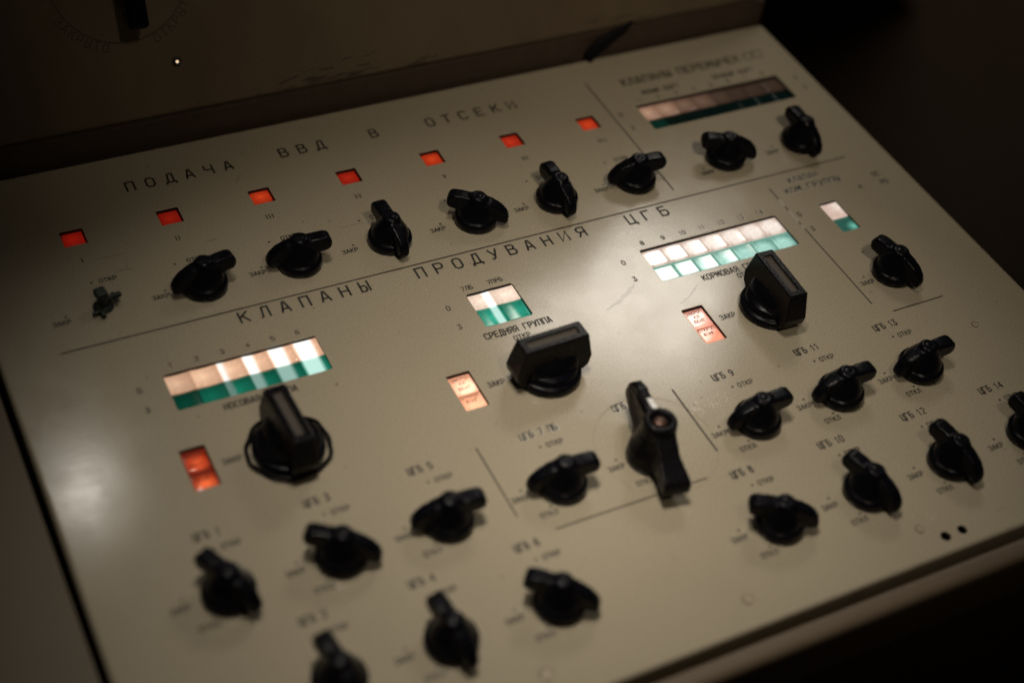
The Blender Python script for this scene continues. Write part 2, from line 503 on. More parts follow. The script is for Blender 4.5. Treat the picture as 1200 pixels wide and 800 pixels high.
def strip(h, div, n, whites, greens, label, zt=-1.6, curve=0.0, cy_=0.0, tiltx=0.0):
    t = tray("indicator_strip", h, label)
    x0, x1, y0, y1 = h
    cw = (x1 - x0) / n
    for i in range(n):
        a, b = x0 + i * cw + 0.12, x0 + (i + 1) * cw - 0.12
        jig = random.uniform(-0.10, 0.10)
        lens("white_lens", a, b, div + 0.15, y1 - 0.9, zt + jig * 0.5, whites[i], t, curve, (tiltx, jig * 0.3), cy_)
        lens("green_lens", a, b, y0 + 0.15, div - 0.15, zt - 0.25 + jig * 0.4, greens[i], t, curve, (tiltx, jig * 0.2), cy_)
    return t

# bow group: six cells, dim at the left
nw = [0.66, 0.86, 0.92, 0.95, 0.98, 1.0]
ng = [0.10, 0.32, 0.45, 0.40, 0.45, 0.75]
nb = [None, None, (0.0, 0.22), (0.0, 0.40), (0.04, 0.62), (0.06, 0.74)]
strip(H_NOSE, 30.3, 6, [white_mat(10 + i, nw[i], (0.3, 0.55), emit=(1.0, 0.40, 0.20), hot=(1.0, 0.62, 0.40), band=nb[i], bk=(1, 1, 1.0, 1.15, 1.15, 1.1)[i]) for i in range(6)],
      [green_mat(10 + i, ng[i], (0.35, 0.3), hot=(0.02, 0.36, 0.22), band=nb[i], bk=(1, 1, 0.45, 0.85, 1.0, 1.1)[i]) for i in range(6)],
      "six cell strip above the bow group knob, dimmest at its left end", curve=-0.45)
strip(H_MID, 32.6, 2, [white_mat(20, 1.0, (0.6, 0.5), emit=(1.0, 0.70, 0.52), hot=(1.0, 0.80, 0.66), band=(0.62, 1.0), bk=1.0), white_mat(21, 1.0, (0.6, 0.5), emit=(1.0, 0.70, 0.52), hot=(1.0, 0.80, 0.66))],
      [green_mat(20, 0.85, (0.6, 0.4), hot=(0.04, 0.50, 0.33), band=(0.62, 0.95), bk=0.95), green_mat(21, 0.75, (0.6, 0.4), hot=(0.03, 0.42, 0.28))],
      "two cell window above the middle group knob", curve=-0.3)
strip(H_STERN, 29.0, 7, [white_mat(30 + i, 0.88, (0.5, 0.5), emit=(0.80, 0.42, 0.27), hot=(1.0, 0.90, 0.82), low=0.6, r=(0.34, 0.60)) for i in range(7)],
      [green_mat(30 + i, 0.80, (0.42, 0.36), emit=(0.03, 0.38, 0.25), hot=(0.52, 0.88, 0.76), r=(0.28, 0.58), low=0.6) for i in range(7)],  # whitish centres: lamp reflection on the glass put into the emission colour
      "bright seven cell strip above the stern group knob", curve=-0.10)
pw = [0.42, 0.34, 0.16, 0.12, 0.05, 0.03, 0.03, 0.03]
pg = [0.06, 0.0, 0.0, 0.0, 0.0, 0.0, 0.0, 0.0]
t_b = strip(H_BRIDGE, 165.0, 8, [white_mat(40 + i, pw[i], (0.4, 0.5), base=(0.055, 0.042, 0.034), emit=(1.0, 0.44, 0.26), hot=(1.0, 0.6, 0.4), low=0.4) for i in range(8)],
      [glow("unlit_green_glass_%d" % i, (0.002, 0.018, 0.018), (0.01, 0.28, 0.17), pg[i]) for i in range(8)], "mostly unlit eight cell strip at the back right corner", zt=-2.2, curve=-0.2)
strip(H_HATCH, 28.3, 1, [white_mat(50, 0.82, (0.95, 0.75), emit=(1.0, 0.36, 0.20), hot=(1.0, 0.85, 0.75), r=(0.10, 0.6), low=0.75)],
      [green_mat(50, 0.5, (0.85, 0.3), emit=(0.0, 0.12, 0.08), hot=(0.30, 0.9, 0.7), r=(0.05, 0.4))],
      "single white and green cell near the right edge", curve=-0.3)

# seven red square lamps
redm = [glow("red_glass_%d" % i, (0.30, 0.012, 0.006), (0.60, 0.022, 0.006), s, h, at, (0.05, 0.75), rough=0.2, low=0.45)
        for i, (s, h, at) in enumerate([(0.27, (0.75, 0.02, 0.008), (0.5, 0.5)), (0.24, (0.8, 0.03, 0.012), (0.5, 0.5)),
            (0.52, (0.95, 0.085, 0.018), (0.5, 0.5)), (0.34, (0.85, 0.04, 0.015), (0.5, 0.5)), (0.52, (0.95, 0.085, 0.018), (0.5, 0.5)),
            (0.42, (0.95, 0.06, 0.02), (0.4, 0.5)), (0.52, (0.95, 0.085, 0.018), (0.5, 0.5))])]
gap = [0.1, 0.1, 2.0, 1.3, 0.9, 0.1, 0.1]
for i, h in enumerate(H_RED):
    t = tray("red_indicator", h)
    lens("red_lens", h[0] + 1.0, h[1] - 0.9, h[2] + 0.8 + gap[i], h[3] - 1.0, -1.7, redm[i], t, 0.05, (0, 0), 0.05)

# three two cell annunciators with engraved words
annm = []
for k, (s1, s2) in enumerate(((0.95, 1.0), (1.7, 1.2), (1.0, 0.85))):
    if k == 0:
        a = glow("red_word_glass_a0", (0.35, 0.03, 0.01), (0.55, 0.035, 0.01), s1 * 0.8, (1.0, 0.14, 0.04), (0.5, 0.35), (0.12, 0.55), low=0.15)
        b = glow("red_word_glass_b0", (0.35, 0.03, 0.01), (0.60, 0.04, 0.01), s2 * 0.85, (1.0, 0.18, 0.05), (0.5, 0.25), (0.12, 0.6), low=0.12)
    elif k == 1:
        a = glow("red_word_glass_a1", (0.5, 0.25, 0.15), (0.75, 0.14, 0.05), s1, (1.0, 0.62, 0.42), (0.55, 0.25), (0.2, 0.75), low=0.45)
        b = glow("red_word_glass_b1", (0.5, 0.25, 0.15), (0.80, 0.17, 0.06), s2, (1.0, 0.50, 0.30), (0.5, 0.2), (0.2, 0.85), low=0.5)
    else:
        a = glow("red_word_glass_a2", (0.5, 0.20, 0.15), (0.75, 0.16, 0.10), s1, (1.0, 0.55, 0.42), (0.3, 0.2), (0.15, 0.8), low=0.6)
        b = glow("red_word_glass_b2", (0.5, 0.18, 0.12), (0.75, 0.13, 0.07), s2, (1.0, 0.38, 0.24), (0.5, 0.25), (0.15, 0.8), low=0.7)
    annm.append((a, b))
ann_lab = ["red word lamp beside the bow group knob", "orange word lamp beside the middle group knob", "pale red word lamp beside the stern group knob"]
for k, h in enumerate(H_ANN):
    t = tray("word_lamp", h, ann_lab[k])
    midy = (h[2] + h[3]) / 2 - 0.9
    bm_words = (["ЗАКРОЙ", "КЛ", "ВЕНТ"], ["ОТКРОЙ", "КИНГ"])
    for part, (ya, yb, words) in enumerate(((midy + 0.3, h[3] - 1.2, bm_words[0]), (h[2] + 0.5, midy - 0.3, bm_words[1]))):
        ln = lens("red_lens", h[0] + 0.4, h[1] - 0.6, ya, yb, -1.4, annm[k][part], t, 0.06, (0, 0), 0.08)
        bm = bmesh.new()
        cw = 1.95
        for r_, wd_ in enumerate(words):
            ww = len(wd_) * cw
            yy = (yb - ya) / 2 - 3.4 - r_ * 3.7
            text(bm, wd_, -ww / 2 + 0.2, yy, 2.3, cw, 0.36, z=-1.30 + 0.04)
        # depth 2 is used up by the lens, so the words share the tray as their parent
        o = obj("engraved_words", bm, INK, t, loc=((h[0] + h[1]) / 2 - 0.1, (ya + yb) / 2, 0), flip=False)

# ------------------------------------------------------------------ lettering on the desk plate (sub-parts of the plate)
def lettering(name, fn, m=INK, chip=False):
    if chip:
        bm = bmesh.new(); fn(bm, 0.30, -0.22, 0.03, 1.5)
        obj(name + "_worn_glint", bm, CHIP_GLINT, desk, flip=False)  # pale offset copy: worn letter edges with their shiny highlights painted in
    bm = bmesh.new(); fn(bm, 0, 0, 0.06, 1.0)
    return obj(name, bm, m, desk, flip=False)

def words(name, items, chip=False, m=INK):
    """every inscription is a mesh of its own"""
    for it in items:
        def fn(bm, dx, dy, z, k, it=it):
            st, x, y, cap, pitch = it
            text(bm, st, x + dx, y + dy, cap, pitch, cap * (0.165 if cap > 5 else 0.20) * k, z)
        lettering(name, fn, m, chip)

words("heading_lettering", [("ПОДАЧА", -170.5, 204.8, 8.2, 12.9), ("ВВД", -67.5, 206.0, 8.2, 12.9), ("В", -3.0, 206.4, 8.0, 12),
                            ("ОТСЕКИ", 38.5, 205.2, 8.2, 12.5)])
words("heading_lettering", [("КЛАПАНЫ", -143.0, 69.4, 8.4, 12.7), ("ПРОДУВАНИЯ", -29.5, 69.0, 8.4, 12.6), ("ЦГБ", 121.0, 69.0, 8.4, 12.6)])
words("corner_lettering", [("КЛАПАНЫ", 193, 203.8, 7.4, 6.1), ("ПЕРЕМЫЧЕК", 241, 203.8, 7.4, 6.2),
                           ("ЛЕВЫЙ БОРТ", 201, 190.4, 4.0, 3.2), ("ПРАВЫЙ БОРТ", 262, 190.2, 4.0, 3.3)])
words("group_lettering", [("НОСОВАЯ ГРУППА", -174.0, 8.2, 4.2, 3.1)])
words("group_lettering", [("СРЕДНЯЯ ГРУППА", -13.6, 6.6, 4.6, 3.25)])
words("group_lettering", [("КОРМОВАЯ ГРУППА", 139.6, 5.6, 4.4, 3.45)])
words("hatch_lettering", [("КЛАПАН", 249.0, 69.4, 4.6, 4.2), ("КОМ.ГРУППЫ", 240.5, 60.2, 4.8, 4.65)], chip=True)
words("scale_digits", [(str(i + 1), -192.8 + 15.2 * i, 49.6, 3.2, 3) for i in range(6)] + [("0", -214.5, 36.6, 3.6, 3), ("3", -214.5, 21.2, 3.6, 3)])
words("scale_digits", [("7ЛБ", -9.4, 49.4, 3.2, 2.7), ("7ПРБ", 8.4, 49.4, 3.2, 2.7), ("0", -25.0, 36.8, 3.6, 3), ("3", -25.2, 20.2, 3.6, 3)])
sx = 118.2
words("scale_digits", [("8", sx, 48.6, 3.4, 3), ("9", sx + 15.6, 48.6, 3.4, 3)] +
      [(s, sx + 15.2 * (i + 2) - 1.2, 48.4, 3.4, 2.7) for i, s in enumerate(("10", "11", "12", "13", "14"))] +
      [("0", 97.2, 36.0, 3.6, 3), ("3", 96.6, 20.4, 3.6, 3)], chip=True)
words("scale_digits", [(str(i + 1), 194.4 + 15.1 * i, 183.6, 3.0, 3) for i in range(8)] +
      [("0", 172.4, 172.4, 3.6, 3), ("3", 173.2, 156.8, 3.6, 3), ("0", 322.2, 170.6, 3.6, 3), ("3", 322.2, 158.4, 3.6, 3)])
words("scale_digits", [("0", 234.8, 37.4, 3.8, 3), ("3", 235.2, 22.0, 3.8, 3), ("К", 293.6, 47.8, 3.4, 3), ("ОС", 310.6, 56.0, 3.8, 3.2), ("РО", 311.6, 47.0, 3.8, 3.2)])
words("row_numerals", [("I", -214.8, 150.2, 3.6, 2.2), ("II", -156.6, 150.6, 3.6, 1.9), ("III", -98.0, 151.0, 3.8, 2.0), ("IV", -37.6, 151.2, 3.6, 2.6),
                       ("V", 25.4, 151.0, 3.6, 2.6), ("VI", 84.2, 151.0, 3.6, 2.6), ("VII", 143.4, 151.0, 3.6, 2.4)])

def disc(bm, cx, cy, r, z=0.06, n=10):
    bm.faces.new([bm.verts.new(((cx + r * math.cos(2 * math.pi * i / n)) * MM, (cy + r * math.sin(2 * math.pi * i / n)) * MM, z * MM)) for i in range(n)])

def legend(cx, cy, title=None, tw=3.0, openat=(6.0, 27.2), odot=(2.0, 29.0), off=True, closeat=(-30.0, -1.6), cdot=(-22.5, 5.0), chip=False):
    if title:
        words("knob_title", [(title, cx - 5.5, cy + 37.0, 4.4, tw)], chip)
    if openat: words("open_legend", [("ОТКР", cx + openat[0], cy + openat[1], 3.2, 2.75)])
    words("closed_legend", [("ЗАКР", cx + closeat[0], cy + closeat[1], 3.2, 2.75)])
    dots = [(cx + cdot[0], cy + cdot[1])]
    if off:
        words("off_legend", [("ОТКЛ", cx - 20.0, cy - 16.2, 3.2, 2.75)])
        dots.append((cx - 12.0, cy - 10.6))
    if odot: dots.append((cx + odot[0], cy + odot[1]))
    for q in dots:
        bm = bmesh.new(); disc(bm, q[0], q[1], 0.8)
        obj("position_dot", bm, INK, desk, flip=False)

# ------------------------------------------------------------------ engraved divider lines
def divider(x0, y0, x1, y1, wd=1.0, chips=()):
    bm = bmesh.new(); ribbon(bm, [(x0, y0), (x1, y1)], wd, 0.05)
    obj("divider_line", bm, LINEINK, desk, flip=False)
    if chips:
        bm = bmesh.new()
        d = Vector((x1 - x0, y1 - y0))
        for a, b in chips:
            p, q = Vector((x0, y0)) + d * a, Vector((x0, y0)) + d * b
            ribbon(bm, [tuple(p), tuple(q)], wd * 0.75, 0.075)
        obj("divider_chip", bm, CHIP_GLINT, desk, flip=False)
divider(-245.5, 80.8, 302.5, 80.8, 1.15)
divider(166.8, 215.5, 166.8, 90.0, 1.1)
divider(231.0, 69.0, 231.0, -50.2, 1.0, ((0.10, 0.16), (0.20, 0.30), (0.33, 0.36)))
divider(71.2, -68.8, 71.2, -118.6, 1.2)
divider(-56.0, -67.4, -56.0, -118.2, 1.0)
divider(-40.0, -133.6, 54.6, -133.6, 1.0, ((0.80, 0.90),))
divider(240.4, -60.6, 280.0, -60.6, 1.0)

# ------------------------------------------------------------------ knobs
def small_knob():
    bm = bmesh.new()
    lathe(bm, [(0, 0.4), (13.4, 0.4), (14.0, 1.0), (14.0, 4.8), (13.6, 6.0), (12.8, 6.7), (12.0, 7.0), (11.0, 8.6), (0, 9.0)], 56)
    k = obj("rotary_knob", bm, BLACK, console, smooth=True)
    # beak shaped grip: nose low at -x, blunt raised tail at +x
    bm = bmesh.new()
    prof = [(-21.4, 3.4), (-22.6, 5.6), (-22.4, 8.6), (-20.6, 12.2), (-16.5, 15.8), (-10, 18.6), (-5, 19.8), (0, 20.0), (6, 20.2), (12, 20.6), (18, 20.6), (21.4, 19.4),
            (23.0, 16.6), (22.6, 12.8), (20.5, 10.6), (13.4, 9.6), (12.0, 7.5), (11.5, 3.0), (-13, 3.0), (-14.4, 4.6), (-19.0, 3.8)]
    def th(s, z):
        t = 4.5
        if s < -8: t = 4.5 + (s + 8) * 0.10
        if s > 10: t = 4.5 + (s - 10) * 0.03
        return max(2.4, t)
    prof = [(a * (0.93 if a < 0 else 0.86), b) for a, b in prof]
    prism(bm, prof, th)
    bmesh.ops.recalc_face_normals(bm, faces=bm.faces)
    bmesh.ops.bevel(bm, geom=[e for e in bm.edges if abs(e.verts[0].co.y - e.verts[1].co.y) < 1.2 * MM and abs(e.verts[0].co.y) > 1 * MM], offset=1.5 * MM, segments=3, affect='EDGES', profile=0.5)
    lathe(bm, [(0, 3), (12.2, 3), (12.0, 7.5), (10.8, 10.5), (9.0, 13.6), (7.4, 16.4), (6.2, 18.5), (5.6, 20.4), (4.6, 21.5), (3.4, 21.7), (3.0, 21.5), (0, 21.5)], 40)
    g = obj("grip", bm, BLACK, k)
    bake(g, [('REMESH', dict(mode='VOXEL', voxel_size=0.0006, use_smooth_shade=True)), ('SMOOTH', dict(factor=0.6, iterations=9))])
    bm = bmesh.new(); lathe(bm, [(2.6, 20.8), (2.6, 21.3), (2.1, 21.55), (0, 21.6)], 20)
    obj("grip_cap", bm, BLACK, k, smooth=True)
    return k

def large_knob():
    """broad slab grip with a groove along its top, on a stepped round skirt"""
    bm = bmesh.new()
    lathe(bm, [(0, 0.3), (19.6, 0.3), (20.0, 0.9), (20.0, 4.6), (19.4, 5.4), (18.2, 5.8), (17.4, 6.0), (17.2, 9.0), (16.4, 10.2), (0, 10.4)], 72)
    k = obj("large_rotary_knob", bm, BLACK, console, smooth=True)
    bm = bmesh.new()
    # slab: side profile widest at mid height, chamfered ends below
    prof = [(-20.8, 30), (20.8, 30), (24.8, 12.5), (23.4, 6.5), (20.0, 3.6), (-20.0, 3.6), (-23.4, 6.5), (-24.8, 12.5)]
    def th(s, z): return 7.8 - (z - 5) * 0.06
    prism(bm, prof, th)
    bmesh.ops.bevel(bm, geom=list(bm.edges), offset=0.75 * MM, segments=3, affect='EDGES', profile=0.5)
    g = obj("grip", bm, BLACKW, k)
    # carve the groove with a boolean against a cutter
    bmc = bmesh.new(); box(bmc, -16.8, 16.8, -2.9, 2.9, 28.2, 36, 1.4, 3)
    cutter = obj("cutter", bmc, GROOVE, None)
    bmg = bmesh.new(); prism(bmg, prof, th)
    bmesh.ops.recalc_face_normals(bmg, faces=bmg.faces)
    bmesh.ops.bevel(bmg, geom=list(bmg.edges), offset=0.8 * MM, segments=3, affect='EDGES', profile=0.5)
    bmg.to_mesh(g.data); bmg.free()
    g.data.materials.append(GROOVE)
    md = g.modifiers.new("b", 'BOOLEAN'); md.object = cutter; md.operation = 'DIFFERENCE'; md.solver = 'EXACT'
    dg = bpy.context.evaluated_depsgraph_get(); dg.update()
    me = bpy.data.meshes.new_from_object(g.evaluated_get(dg)); me.name = 'grip'
    g.modifiers.clear(); g.data = me
    for p in me.polygons:
        c = p.center / MM
        p.material_index = 1 if (abs(c.x) < 17.2 and abs(c.y) < 3.2 and 27 < c.z < 29.2) else 0
    bpy.data.objects.remove(cutter)
    # scalloped shoulders where the slab meets the skirt, both faces
    bm = bmesh.new()
    for sgn in (-1, 1):
        n = 24
        vs0, vs1 = [], []
        for i in range(n + 1):
            a = math.pi * i / n
            x = 15.5 * math.cos(a)
            out = 7.0 + 5.6 * math.sin(a)
            zt = 12.5 + 2.0 * math.sin(a)
            vs0.append((x, sgn * 6.6, zt + 3.5)); vs1.append((x, sgn * out, zt - 1.0))
        A = [bm.verts.new(Vector(v) * MM) for v in vs0]
        B = [bm.verts.new(Vector(v) * MM) for v in vs1]
        Cc = [bm.verts.new(Vector((v[0], v[1], 6.0)) * MM) for v in vs1]
        for i in range(n):
            bm.faces.new((A[i], B[i], B[i + 1], A[i + 1])); bm.faces.new((B[i], Cc[i], Cc[i + 1], B[i + 1]))
    obj("shoulder", bm, BLACK, k, smooth=True)
    bm = bmesh.new()
    r = bmesh.ops.create_uvsphere(bm, u_segments=16, v_segments=8, radius=1.5 * MM)
    for v in r['verts']: v.co = Vector((v.co.x, v.co.y * 0.6 - 6.7 * MM, v.co.z + 19 * MM))
    obj("set_screw", bm, BLACKW, k, smooth=True)
    return k

def lever_knob():
    bm = bmesh.new()
    lathe(bm, [(0, 0.4), (14.9, 0.4), (15.4, 1.0), (15.4, 7), (14.8, 8.4), (14.0, 9.2), (0, 9.4)], 64)
    k = obj("lever_knob", bm, BLACK, console, smooth=True)
    bm = bmesh.new()
    # long pointed arm (-x) with steep crest, blunt square arm (+x)
    prof = [(-41, 13), (-42.5, 17), (-40, 26), (-36, 31.5), (-29, 33.0), (-14, 32.0), (-8, 33), (8, 33), (15, 28.0), (24, 23.0), (33, 20.5), (40, 19.5), (43.5, 17.5), (44.5, 13), (43.5, 8.5),
            (38, 9), (26, 9.5), (16, 5), (-14, 5), (-26, 12)]
    prof = [(a if a < 16 else 16 + (a - 16) * 0.74, b) for a, b in prof]
    def th(s, z):
        if s < -6:
            t = 6.6 + (s + 6) * 0.03
            if s < -34: t *= 0.62
            if z > 28: t *= 0.6
            return t
        if s > 8: return 5.2 + (s - 8) * 0.12
        return 6.6
    prism(bm, prof, th)
    lathe(bm, [(0, 5), (15.5, 5), (15.0, 11), (12.6, 18), (10.8, 26), (10.2, 35.0), (9.4, 36.4), (8.0, 36.8), (5.8, 36.2), (5.2, 33.4), (0, 33.2)], 48)
    g = obj("grip", bm, BLACKW, k)
    bake(g, [('REMESH', dict(mode='VOXEL', voxel_size=0.0007, use_smooth_shade=True)), ('SMOOTH', dict(factor=0.55, iterations=4))])
    bm = bmesh.new(); lathe(bm, [(4.0, 33.0), (4.0, 34.4), (3.2, 35.2), (0, 35.4)], 24)
    obj("hub_screw", bm, COPPER, k, smooth=True)
    bm = bmesh.new()
    vs = [(-20.5, -0.6, 32.75), (-20.0, 2.6, 32.75), (-11.0, 3.3, 32.95), (-10.0, 0.0, 32.95)]
    lo = [bm.verts.new(Vector((a, b, c - 1.2)) * MM) for a, b, c in vs]; hi = [bm.verts.new(Vector(v) * MM) for v in vs]
    bm.faces.new(hi); bm.faces.new(lo[::-1])
    for i in range(4): bm.faces.new((lo[i], lo[(i + 1) % 4], hi[(i + 1) % 4], hi[i]))
    obj("white_mark", bm, WHITEP, k)
    return k

proto = small_knob()
first = [True]
def place(x, y, ang, label, scale=1.0):
    o = proto if first[0] else copy_tree(proto, console)
    first[0] = False
    o.location = (x * MM, y * MM, 0); o.rotation_euler = (0, 0, math.radians(ang)); o.scale = (scale,) * 3
    o['label'] = label
    return o

ROW = 106.0
words1 = ["second", "third", "fourth", "fifth", "sixth", "seventh"]
for i, (a, ox) in enumerate(((8, 0), (-4, 0), (94, 0), (146, 0), (92, -1), (-4, -1))):
    place(-153.5 + 60 * i + ox, ROW, a, "black beak knob below the %s red lamp of the back row" % words1[i])
    legend(-153.5 + 60 * i, ROW, off=False, openat=(-2.5, 23.5), odot=(-10.5, 24.5), closeat=(-31.5, -1.4), cdot=(-22.8, 4.4))
legend(-213.5, ROW, off=False, openat=(4.0, 23.6), odot=(-0.8, 25.2), closeat=(-30.4, -3.6), cdot=(-22.0, 2.4))
place(218.5, 106.5, 156, "black beak knob in front of the unlit strip")
place(281.0, 105.0, 90, "black beak knob nearest the back right corner")
legend(218.5, 106.5, off=False, openat=None, odot=None, closeat=(-24, -10), cdot=(-20, -4))
legend(281.0, 105.0, off=False, openat=None, odot=None, closeat=(-30, -4), cdot=(-22, 3))
place(261.0, -31.5, 107, "black beak knob near the right edge by the single cell window")
legend(261.0, -31.5, off=False, openat=None, odot=(-6, 24), closeat=(-25.5, -2.8), cdot=(-20, 4))
ODD = -108.5; EVEN = -176.5
odd = [(-212.5, 117, "1"), (-152.5, 147, "3"), (-92.5, -6, "5"), (-24.0, -6, "7 ПБ"), (104.5, 1, "9"), (164.0, 0, "11"), (224.0, 2, "13")]
for x, a, s in odd:
    place(x, ODD, a, "black beak knob marked ЦГБ %s" % s)
    legend(x, ODD, "ЦГБ " + s, chip=(s in ("7 ПБ",)))
even = [(-181.0, 99, "2"), (-122.0, 97, "4"), (-61.5, 141, "6"), (74.5, 151, "8"), (134.5, 107, "10"), (194.5, 99, "12"), (254.0, 98, "14")]
for x, a, s in even:
    place(x, EVEN, a, "black beak knob marked ЦГБ %s" % s)
    legend(x, EVEN, "ЦГБ " + s)

lk = large_knob()
lk.location = (7.5 * MM, -30.5 * MM, 0); lk.rotation_euler = (0, 0, math.radians(2)); lk['label'] = "large slab knob under the middle two cell window"
lk2 = copy_tree(lk, console); lk2.location = (166 * MM, -30.5 * MM, 0); lk2.rotation_euler = (0, 0, math.radians(-92)); lk2['label'] = "large slab knob under the bright stern strip"
lk3 = copy_tree(lk, console); lk3.location = (-152 * MM, -31 * MM, 0); lk3.rotation_euler = (0, 0, math.radians(92)); lk3['label'] = "large slab knob in a worn ring under the bow strip"
# loose worn gasket ring round the bow group knob
bm = bmesh.new()
n, mseg = 90, 8
rings = []
for i in range(n):
    a = 2 * math.pi * i / n
    rad = 22.6 + 0.5 * math.sin(5 * a) + 0.3 * math.sin(11 * a + 1)
    zc = 2.4 + 0.7 * math.sin(3 * a)
    rings.append([bm.verts.new(((rad + 1.2 * math.cos(b)) * math.cos(a) * MM, (rad + 1.2 * math.cos(b)) * math.sin(a) * MM, (zc + 1.2 * math.sin(b)) * MM))
                  for b in [2 * math.pi * j / mseg for j in range(mseg)]])
for i in range(n):
    for j in range(mseg):
        bm.faces.new((rings[i][j], rings[(i + 1) % n][j], rings[(i + 1) % n][(j + 1) % mseg], rings[i][(j + 1) % mseg]))
gr = obj("gasket_ring", bm, BLACKW, lk3, smooth=True)
for cx_ in (-152.5, 6.5, 166.5):
    words("open_legend", [("ОТКР", cx_ - 4.0, 0.1, 3.6, 2.9)])
    words("closed_legend", [("ЗАКР", cx_ - 35.5, -28.9, 3.6, 2.9)])

lv = lever_knob()
lv.location = (33.0 * MM, -109 * MM, 0); lv.rotation_euler = (0, 0, math.radians(-99)); lv.scale = (0.93, 0.95, 0.88)
lv['label'] = "long pointed lever knob with a white paint dab"
legend(36.0, ODD, "ЦГБ 7 ЛБ", chip=True)
# worn circle round the lever
bm = bmesh.new()
pts = [(40.5 + 35.5 * math.cos(a), -102 + 36.0 * math.sin(a)) for a in [2 * math.pi * i / 96 for i in range(97)]]
ribbon(bm, pts, 0.8, 0.03)
obj("worn_circle", bm, RINGMARK, desk, flip=False)

# bare spindle where the first knob of the back row is missing
bm = bmesh.new(); lathe(bm, [(0, 0.1), (6.0, 0.1), (6.0, 1.4), (5.0, 2.2), (3.4, 2.4), (3.2, 8.5), (2.6, 9.2), (0, 9.2)], 24)
sp = obj("bare_spindle", bm, BRASSY, console, loc=(-213.5, 109, 0), smooth=False)
sp['label'] = "bare metal spindle where a knob is missing"
bm = bmesh.new()
box(bm, -2, 11.5, -1.2, 1.4, 4.2, 7.0, 0.5); box(bm, -8.5, 2, -5.5, -3.4, 0.6, 3.2, 0.5); box(bm, -4.8, -2.2, -9.5, 2, 0.8, 3.8, 0.5)
box(bm, -3.4, 3.4, -2.0, 5.4, 7.0, 12.0, 1.2); box(bm, 6.5, 9.0, -3.0, 4.5, 3.0, 5.0, 0.5)
obj("clip", bm, BRASSY, sp, rz=math.radians(10))

# ------------------------------------------------------------------ screws and plugs flush with the plate
def screw(x, y, r, m=FILLER, label=None):
    bm = bmesh.new()
    lathe(bm, [(r, -0.2), (r, 0.25), (r * 0.8, 0.55), (r * 0.35, 0.45), (0, 0.2)], 20)
    o = obj("plug_screw", bm, m, console, loc=(x, y, 0), smooth=True)
    bm = bmesh.new()
    pts = [((r + 0.25) * math.cos(a), (r + 0.25) * math.sin(a)) for a in [2 * math.pi * i / 20 for i in range(15)]]
    ribbon(bm, pts, 0.5, 0.03)
    obj("screw_rim", bm, LINEINK, o, flip=False)
screw(284.0, -89.6, 2.2); screw(32.5, -211.5, 3.0); screw(-86.0, -211.0, 3.6); screw(148.0, -209.0, 2.4)

# ------------------------------------------------------------------ scuffs, smears and scratches in the paint
def smear(pts, wmax, m, z=0.025, rag=0.3):
    bm = bmesh.new()
    n = 18
    P = [Vector(p) for p in pts]
    Lv, Rv = [], []
    for i in range(n + 1):
        t = i / n * (len(P) - 1); k = min(int(t), len(P) - 2); f = t - k
        c = P[k].lerp(P[k + 1], f); d = (P[k + 1] - P[k]).normalized(); nn = Vector((-d.y, d.x))
        ww = wmax * math.sin(math.pi * (0.03 + 0.94 * i / n)) ** 0.8
        a = ww * (1 + random.uniform(-rag, rag)) / 2; b = ww * (1 + random.uniform(-rag, rag)) / 2
        Lv.append(bm.verts.new(((c + nn * a).x * MM, (c + nn * a).y * MM, z * MM))); Rv.append(bm.verts.new(((c - nn * b).x * MM, (c - nn * b).y * MM, z * MM)))
    for i in range(n): bm.faces.new((Rv[i], Rv[i + 1], Lv[i + 1], Lv[i]))
    obj("paint_scuff", bm, m, desk, flip=False)
smear([(66, 3.5), (78, 7.5), (90, 14.5), (96, 19)], 3.0, SMEAR, rag=0.5)
smear([(113, -7.5), (122, -4), (134, 4.5)], 1.4, SMEAR, rag=0.5)
smear([(-189, 146), (-191, 138), (-187, 131)], 0.5, SMEAR)
smear([(-199, 135), (-193, 136.5), (-188, 134)], 0.9, SMEAR)
smear([(-141, 143), (-132, 144)], 0.9, SMEAR)
smear([(-105, 190), (-98, 199)], 0.5, SMEAR)
smear([(-60, 128), (-50, 128.4), (-38, 127)], 0.5, SMEAR)
smear([(-82, 120), (-62, 121)], 0.5, SMEAR)
for c in ((303.5, 207.5, 4.4), (311.5, 208.0, 4.6)):
    bm = bmesh.new()
    ribbon(bm, [(c[0] + c[2] * math.cos(a), c[1] + c[2] * 0.9 * math.sin(a)) for a in [2 * math.pi * i / 30 for i in range(26)]], 1.1, 0.04)
    obj("ring_scribble", bm, LINEINK, desk, flip=False)
bm = bmesh.new()
for cx, cy, rx, ry, n_ in ((88, -86, 13, 6, 60), (76, -90, 6, 9, 26), (110, 37, 3, 3, 7), (160, -205, 8, 9, 7), (64.8, -48.5, 3.4, 4.2, 16), (100, 50, 18, 10, 8), (52, 55, 60, 10, 10)):
    for _ in range(n_):
        x, y = random.gauss(cx, rx / 2), random.gauss(cy, ry / 2)
        r_ = random.uniform(0.18, 0.55); k_ = random.randint(5, 7); a0 = random.random() * 6
        bm.faces.new([bm.verts.new(((x + r_ * random.uniform(0.6, 1.4) * math.cos(a0 + 2 * math.pi * i / k_)) * MM, (y + r_ * random.uniform(0.6, 1.4) * math.sin(a0 + 2 * math.pi * i / k_)) * MM, 0.028 * MM)) for i in range(k_)])
tag(obj("paint_chips", bm, CHIP_GLINT, desk, flip=False), kind="stuff")
bm = bmesh.new()
